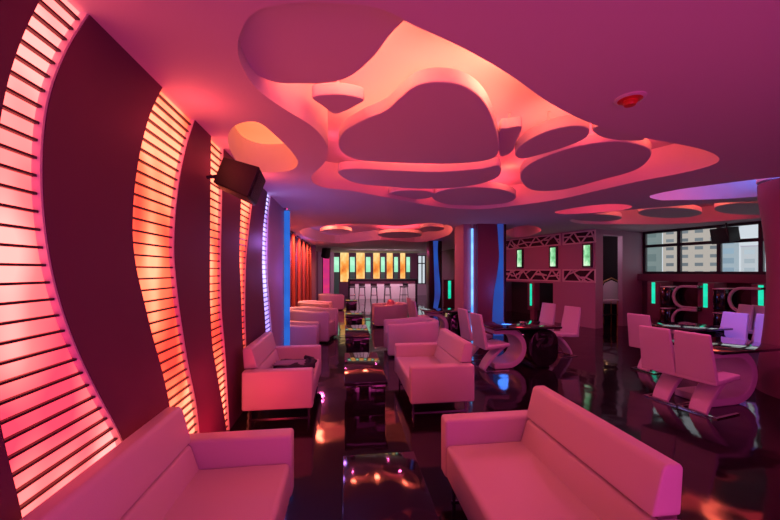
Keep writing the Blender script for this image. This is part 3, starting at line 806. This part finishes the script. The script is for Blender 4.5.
# return wall with the doorway
d0, d1 = .16, .98
rv = lambda px: ((lambda r: ((r[0] * ((C0[0] * -VX[1] + VX[0] * C0[1]) / (r[0] * -VX[1] + VX[0] * r[1])) - C0[0]) * VX[0] + (r[1] * ((C0[0] * -VX[1] + VX[0] * C0[1]) / (r[0] * -VX[1] + VX[0] * r[1])) - C0[1]) * VX[1]))(ray(px)))
d0, d1, dE = rv(603), rv(622.5), rv(640)
DH = 2.86
wstruct('wall_return_post', -.15, 0, .151, d0, 0, CEIL, M['lilac'])
wstruct('wall_return', -.15, 0, d1, VC + .15, 0, CEIL, M['lilac'])
wstruct('wall_return_header', -.15, 0, d0, d1, DH, CEIL, M['lilac'])
wstruct('wall_closet_back', -2.4, -2.3, .16, VC + .15, 0, CEIL, M['dark'])
wstruct('wall_closet_side', -2.3, -.151, VC + .05, VC + .15, 0, CEIL, M['dark'])
wstruct('ceiling_closet', -2.4, -.2, .16, VC + .15, CEIL - .05, CEIL - .001, M['dark'])
# window wall
SILL = 1.66
VW = VC
wstruct('wall_window_lower', 0.0, 14.8, VW, VW + .15, 0, SILL, M['plum'])
wstruct('wall_window_end', 6.0, 14.8, VW, VW + .15, SILL, CEIL, M['plum'])
wl = on_line(645, 271, wing(0, VW), UX)[0]
cols = [0.04] + [on_line(p, 271, wing(0, VW), UX)[0] for p in (678, 718, 760)] + [5.96]
window(1, wing(0, VW + .08), UX, 6.0, SILL, CEIL, cols, [SILL + .03, CEIL - .03, on_line(700, 243, wing(0, VW), UX)[1]], .09)
ledge = wstruct('trim_1', 0.0, 8.5, VW - .25, VW - .001, SILL - .22, SILL - .001, M['plum2'])

# hanging speaker by the windows
q = on_line(726, 235, wing(0, VW - .35), UX)
pp = wing(q[0], VW - .35, q[1])
speaker(pp, (0, .15, RW - PI / 2 - .5), (.55, .35, .42), 'black speaker hanging in front of the windows', name='ceiling_mounted_speaker', arm=[(-.05, 0, .15), (-.05, 0, CEIL - pp.z - .01)])

# friezes: black band under a pale lattice
def frieze(u0, u1, z0, z1, lab, seed):
    t = wthing('wall_lattice', lab, 'lattice', (u0 + u1) / 2, -.003, 0, 'lattice friezes on the block')
    w = (u1 - u0) / 2; rnd = random.Random(seed)
    obj('backing', box((-w, -.004, z0), (w, 0.002, z1)), M['dark'], t, smooth=False)
    bm = bmesh.new()
    def bar(a, b, th=.042):
        a = Vector((a[0], 0, a[1])); b = Vector((b[0], 0, b[1])); d = (b - a).normalized(); n_ = Vector((-d.z, 0, d.x)) * th / 2
        f = []
        for y in (-.03, -.004):
            f.append([bm.verts.new(v + Vector((0, y, 0))) for v in (a - n_, b - n_, b + n_, a + n_)])
        bm.faces.new(f[0]); bm.faces.new(f[1][::-1])
        for j in range(4): bm.faces.new((f[0][j], f[0][(j + 1) % 4], f[1][(j + 1) % 4], f[1][j]))
    bar((-w, z0 + .015), (w, z0 + .015)); bar((-w, z1 - .015), (w, z1 - .015)); bar((-w + .015, z0), (-w + .015, z1)); bar((w - .015, z0), (w - .015, z1))
    x = -w; up_ = True
    while x < w - .1:
        s = rnd.uniform(.22, .42); x2 = min(w, x + s)
        bar((x, z0 if up_ else z1), (x2, z1 if up_ else z0))
        zm = z0 + (z1 - z0) * rnd.uniform(.35, .65)
        xm = x + (x2 - x) * ((zm - z0) / (z1 - z0) if up_ else (z1 - zm) / (z1 - z0))
        bar((xm, zm), (min(w, xm + rnd.uniform(.2, .5)), z0 + (z1 - z0) * rnd.choice((0, .5, 1))))
        if rnd.random() < .5: bar((xm, zm), (max(-w, xm - .22), zm))
        x = x2; up_ = not up_
    obj('lattice', bm, M['whiteplastic'], t, smooth=False)
ub = on_line(562, 260, C0, UX)[0]
ue = on_line(596, 260, C0, UX)[0]; ua = on_line(497, 260, C0, UX)[0]
frieze(ua, ub - .05, 2.62, 3.0, 'pale zigzag lattice on black, upper band at the far half of the block wall', 1)
frieze(ub + .05, ue, 2.62, 3.0, 'pale zigzag lattice on black, upper band nearest the doorway', 2)
frieze(ua, ub - .05, 1.40, 1.80, 'pale zigzag lattice on black, lower band above the black booth', 3)
frieze(ub + .05, ue, 1.40, 1.80, 'pale zigzag lattice on black, lower band nearest the doorway', 5)
for px, w0, lab in ((520.5, 3.2, 'green-white lit glass panel in a black frame, farthest from the doorway'), (554, 3.6, 'green-white lit glass panel in a black frame, in the middle of the block wall'), (588, 4, 'green-white lit glass panel in a black frame, nearest the doorway')):
    u, _ = on_line(px, 260, C0, UX)
    t = wthing('wall_lit_picture_frame', lab, 'light panel', u, -.003, 0, 'green lit panels on the block')
    obj('frame', box((-.16, -.05, 1.86), (.16, 0.002, 2.60)), M['black'], t, smooth=False)
    obj('glass_light', box((-.105, -.058, 1.91), (.105, -.045, 2.55)), M['gl_jade'], t, smooth=False)

# booths: fins with green tubes
def fin(u, v0, v1, lab, zt=1.44, zled=(.80, 1.42), w=.34, glab=None):
    t = wthing('booth_divider', lab, 'booth divider', u, v0, 0, 'booth dividers with green lights')
    d = v1 - v0
    obj('panel', box((-w / 2, 0, .34), (w / 2, d, zt), .008, 2), M['plum2'], t)
    obj('foot', box((-w * .28, .06, 0), (w * .28, d - .05, .339)), M['plum2'], t, smooth=False)
    obj('green_light', box((-.045, -.012, zled[0]), (.045, .004, zled[1])), M['gl_green'], t, smooth=False)
    return t
PF = wing(0, 1.25)
for px, lab in ((653.5, 'booth divider with a green light under the first window from the doorway'), (705.5, 'booth divider with a green light under the middle windows'), (761, 'booth divider with a green light beside the right-hand pillar')):
    u = on_line(px, 290, PF, UX)[0]; fin(u, 1.25, 1.9, lab)
u = on_line(531, 290, wing(0, -.25), UX)[0]
fin(u, -.25, -.01, 'booth divider with a green light under the lower lattice of the block', zt=1.32, zled=(.50, 1.29))
pf = at_depth(449.5, 290, 17.0)
t = thing('booth_divider', 'booth divider with a green light seen between the two pillars', 'booth divider', (pf.x, pf.y, 0), PI / 2 * 0, 'booth dividers with green lights')
obj('panel', box((-.3, 0, 0), (.3, .12, 1.32), .008, 2), M['plum2'], t)
obj('green_light', box((-.07, -.012, .4), (.07, .002, 1.27)), M['gl_green'], t, smooth=False)

# booth tables, boards bent into a double bow
def bow_table(u, v, lab):
    t = wthing('booth_table', lab, 'table', u, v, 0, 'bow-shaped booth tables')
    h = [.10, .72, 1.28]
    pts = []
    for k in (0, 1):
        r = (h[k + 1] - h[k]) / 2
        if k == 0: pts.append((.55, h[0]))
        pts += [(-.12 - r * .8 * math.sin(PI * i / 12), h[k] + r - r * math.cos(PI * i / 12)) for i in range(13)]
        if k == 0: pts += [(.12, h[1])]; pts += [(.02, h[1] + .012)]
    pts.append((.55, h[2]))
    # split at the pinch so that each bow is a clean board
    r0 = (h[1] - h[0]) / 2; r1 = (h[2] - h[1]) / 2
    low = [(.20, h[0])] + [(-.12 - r0 * .8 * math.sin(PI * i / 12), h[0] + r0 - r0 * math.cos(PI * i / 12)) for i in range(13)] + [(.18, h[1])]
    hi_ = [(.18, h[1] + .062)] + [(-.12 - r1 * .8 * math.sin(PI * i / 12), h[1] + .062 + r1 - r1 * math.cos(PI * i / 12)) for i in range(13)] + [(.20, h[2] + .062)]
    obj('lower_bow', ribbon(low, .07, .06, .012, y=-.25), M['leather2'], t)
    obj('upper_bow', ribbon(hi_, .07, .06, .012, y=-.25), M['leather2'], t)
    obj('lower_shell', ribbon(low, .42, .05, .006, y=.0), M['gloss'], t)
    obj('upper_shell', ribbon(hi_, .42, .05, .006, y=.0), M['gloss'], t)
    for k, (z0, z1) in enumerate(((.12, .70), (.80, 1.30))):
        c = obj('black_cabinet', box((-.66, -.27, z0), (-.42, .25, z1), .01, 2), M['gloss'], t)
        obj('cabinet_edge', box((-.665, -.275, z1 - .004), (-.42, .255, z1 + .018)), M['gold'] if False else M['trim'], c, smooth=False)
    obj('foot_plate', box((-.64, -.25, 0), (.2, .25, .068)), M['black'], t, smooth=False)
    obj('back_post', box((-.425, .0, .068), (-.40, .2, 1.30)), M['black'], t, smooth=False)
PB = wing(0, 1.25)
u = on_line(694, 290, PB, UX)[0]; bow_table(u, 1.25, 'double-bow booth table between the first and second green lights')
u = on_line(754, 290, PB, UX)[0]; bow_table(u, 1.25, 'double-bow booth table behind the violet-lit chair')

# through the doorway
pd = wing(-.72, (d0 + d1) / 2 + 1.0)
t = thing('ornate_chair', 'pale ornate chair seen through the doorway', 'chair', pd, -.69); t.scale = (1.15, 1.15, 1.2)
obj('backrest', sheet and prism([(-.21, .62), (-.24, .95), (-.17, 1.12), (0, 1.2), (.17, 1.12), (.24, .95), (.21, .62)], -.03, .03, .015, 2), M['leather2'], t)
obj('seat', box((-.25, -.5, .55), (.25, -.02, .64), .03, 3), M['leather2'], t)
obj('rim', tube([(-.21, 0, .60), (-.27, 0, .95), (-.19, 0, 1.16), (0, 0, 1.26), (.19, 0, 1.16), (.27, 0, .95), (.21, 0, .60)], .02, 8), M['gold'], t)
for sx in (-1, 1):
    for y0 in (-.46, -.04): obj('leg', tube([(sx * .2, y0, .56), (sx * .22, y0, .3), (sx * .19, y0, 0)], [.025, .02, .014], 8), M['gold'], t)
pd = wing(-.22, (d0 + d1) / 2)
t = thing('console_table', 'narrow gilded console table standing in the doorway', 'table', pd, RW)
wd = (d1 - d0) / 2 - .03
obj('tabletop', box((-.14, -wd, .80), (.14, wd, .84), .008, 2), M['trim'], t)
for sx in (-1, 1):
    for sy in (-1, 1): obj('leg', tube([(sx * .1, sy * (wd - .04), .80), (sx * .1, sy * (wd - .04), 0)], .014, 8), M['gold'], t)
obj('lower_shelf', box((-.12, -wd + .03, .34), (.12, wd - .03, .36)), M['black'], t, smooth=False)

window(2, (fx0, FARY + .07), (1, 0), fx1 - fx0, .8, 2.9, [.04, (fx1 - fx0) * .55, fx1 - fx0 - .04], [.83, 2.3, 2.87], .07)
# window beyond the block and the window by the bar (seen far away)
# ------------------------------------------------------------------ outside
def tower(name, px0, px1, dist, h, m, lab, z0=-12):
    da, db = [dist * math.cos(math.atan((p - CX) / F)) for p in (px0, px1)]
    a = at_depth(px0, 271, da); b = at_depth(px1, 271, db)
    dx = (b - a).xy; w = dx.length; dx.normalize()
    t = thing(name, lab, 'building', (a.x, a.y, 0), math.atan2(dx.y, dx.x), 'buildings outside the windows')
    obj('walls', box((0, 0, z0), (w, 12, h)), m, t, smooth=False)
    obj('parapet', box((-.2, -.2, h), (w + .2, 12.2, h + .5)), M['trim'], t, smooth=False)
    return t
tower('apartment_building', 626, 662, 160, 40, facade_mat('facade_cool', (.36, .44, .42), (.24, .32, .31), 5.0, 4.4, .9), 'pale grey-green apartment building outside the first window')
tower('apartment_building', 663, 717, 140, 40, facade_mat('facade_warm', (.72, .60, .50), (.20, .22, .23), 3.4, 2.5, .8), 'pinkish beige apartment tower outside the middle windows')
tower('apartment_building', 720, 739, 200, 20, facade_mat('facade_blue', (.60, .68, .72), (.36, .48, .56), 5, 4, .9), 'low pale blue building outside, behind the hanging speaker')
tower('apartment_building', 741, 800, 250, 14, facade_mat('facade_white', (.80, .80, .80), (.55, .6, .62), 6, 4.5, 1.2), 'white building outside the window nearest the right-hand pillar')

# ------------------------------------------------------------------ world, lights, camera
w = bpy.data.worlds.new('world'); S.world = w; w.use_nodes = True
bg = w.node_tree.nodes['Background']; bg.inputs['Color'].default_value = (.80, .88, .95, 1); bg.inputs['Strength'].default_value = .8

# fill lamps added behind the viewer and under the ceiling, no fixtures there
area('fill_lamp', (1.5, -3.4, 1.5), (math.radians(85), 0, 0), 5, 2.4, (1, .055, .44), 82)
area('fill_lamp', (3.4, -1.5, 2.9), (math.radians(20), 0, 0), 2.5, 2, (1, .055, .42), 42)
area('low_fill_lamp', (1.0, -1.8, .25), (math.radians(152), 0, 0), 4, 1.5, (1, .085, .50), 66)  # added upward fill that lifts the ceiling tone
for x_, y_, e_ in ((2.7, 5.6, 28), (2.5, 12.6, 26), (-.9, 12.8, 16), (4.6, 3.2, 34), (2.4, 18, 34), (6.5, 6.9, 8)):
    area('overhead_fill_lamp', (x_, y_, CEIL - .03), (0, 0, 0), .12, .12, (1, .09, .36), e_)  # added downward fill, the ceiling has no such fixtures
for k, (z_, e_) in enumerate(((2.85, .6), (2.85, 4), (2.85, 4), (2.85, 4))):
    y_ = (E[k][0](z_) + E[k][1](z_)) / 2; point('slat_panel_lamp', (WX + .16, y_, z_ - .05), (1, .05, .07), e_ * .8, .14)
point('red_fill_lamp', (-.95, 3.35, .28), (1, .03, .07), 11, .12)  # added red fill for the near arm of the sofa with clothes
point('slat_panel_lamp', (WX + .25, 3.3, .8), (1, .04, .08), 3, .2)
area('bar_fill_lamp', (2.3, 20.6, CEIL - .02), (math.radians(25), 0, 0), 4.2, .2, (1, .6, .75), 210)  # added fill to brighten the pale bar front
point('glow_fill', (WX + .45, 6.9, 1.7), VIOLET, 6, .12)
point('glow_fill', (-1.35, 13.6, 2.2), VIOLET, 16, .12)  # added to tint the far tub armchairs violet
ld = bpy.data.lights.new('violet_fill_spot', 'SPOT'); ld.color = (.16, .16, 1); ld.energy = 280; ld.spot_size = math.radians(62); ld.spot_blend = .8; ld.shadow_soft_size = .08  # added spot tinting two chairs, stands in for blue cove light
lo = bpy.data.objects.new('violet_fill_spot', ld); COL.objects.link(lo); lo.location = (5.6, 5.0, CEIL - .05)
tg = at_depth(738, 330, 6.25); lo.rotation_euler = (Vector(tg) - lo.location).to_track_quat('-Z', 'Y').to_euler()
point('glow_fill', (xs[2] + .1, Yp - .3, 1.2), BLUE, 5, .15)
point('glow_fill', (-1.1, 5.6, 2.2), VIOLET, 6, .12)
p_ = wing(-.7, (d0 + d1) / 2, 2.6); point('closet_fill_lamp', p_, (1, .75, .85), 14, .08)  # added so that the chair past the doorway is lit

cam = bpy.data.cameras.new('camera'); co = bpy.data.objects.new('camera', cam); COL.objects.link(co)
cam.sensor_width = 36; cam.lens = F * 36 / 780; cam.sensor_fit = 'HORIZONTAL'
cam.shift_y = (HY - 260) / 780
co.location = (0, 0, EYE); co.rotation_euler = (PI / 2, 0, -TH)
S.camera = co
S.view_settings.view_transform = 'Standard'; S.view_settings.look = 'None'
S.view_settings.gamma = 1; S.view_settings.exposure = 0; S.view_settings.use_curve_mapping = False
S.cycles.use_denoising = True
S.cycles.max_bounces = 8
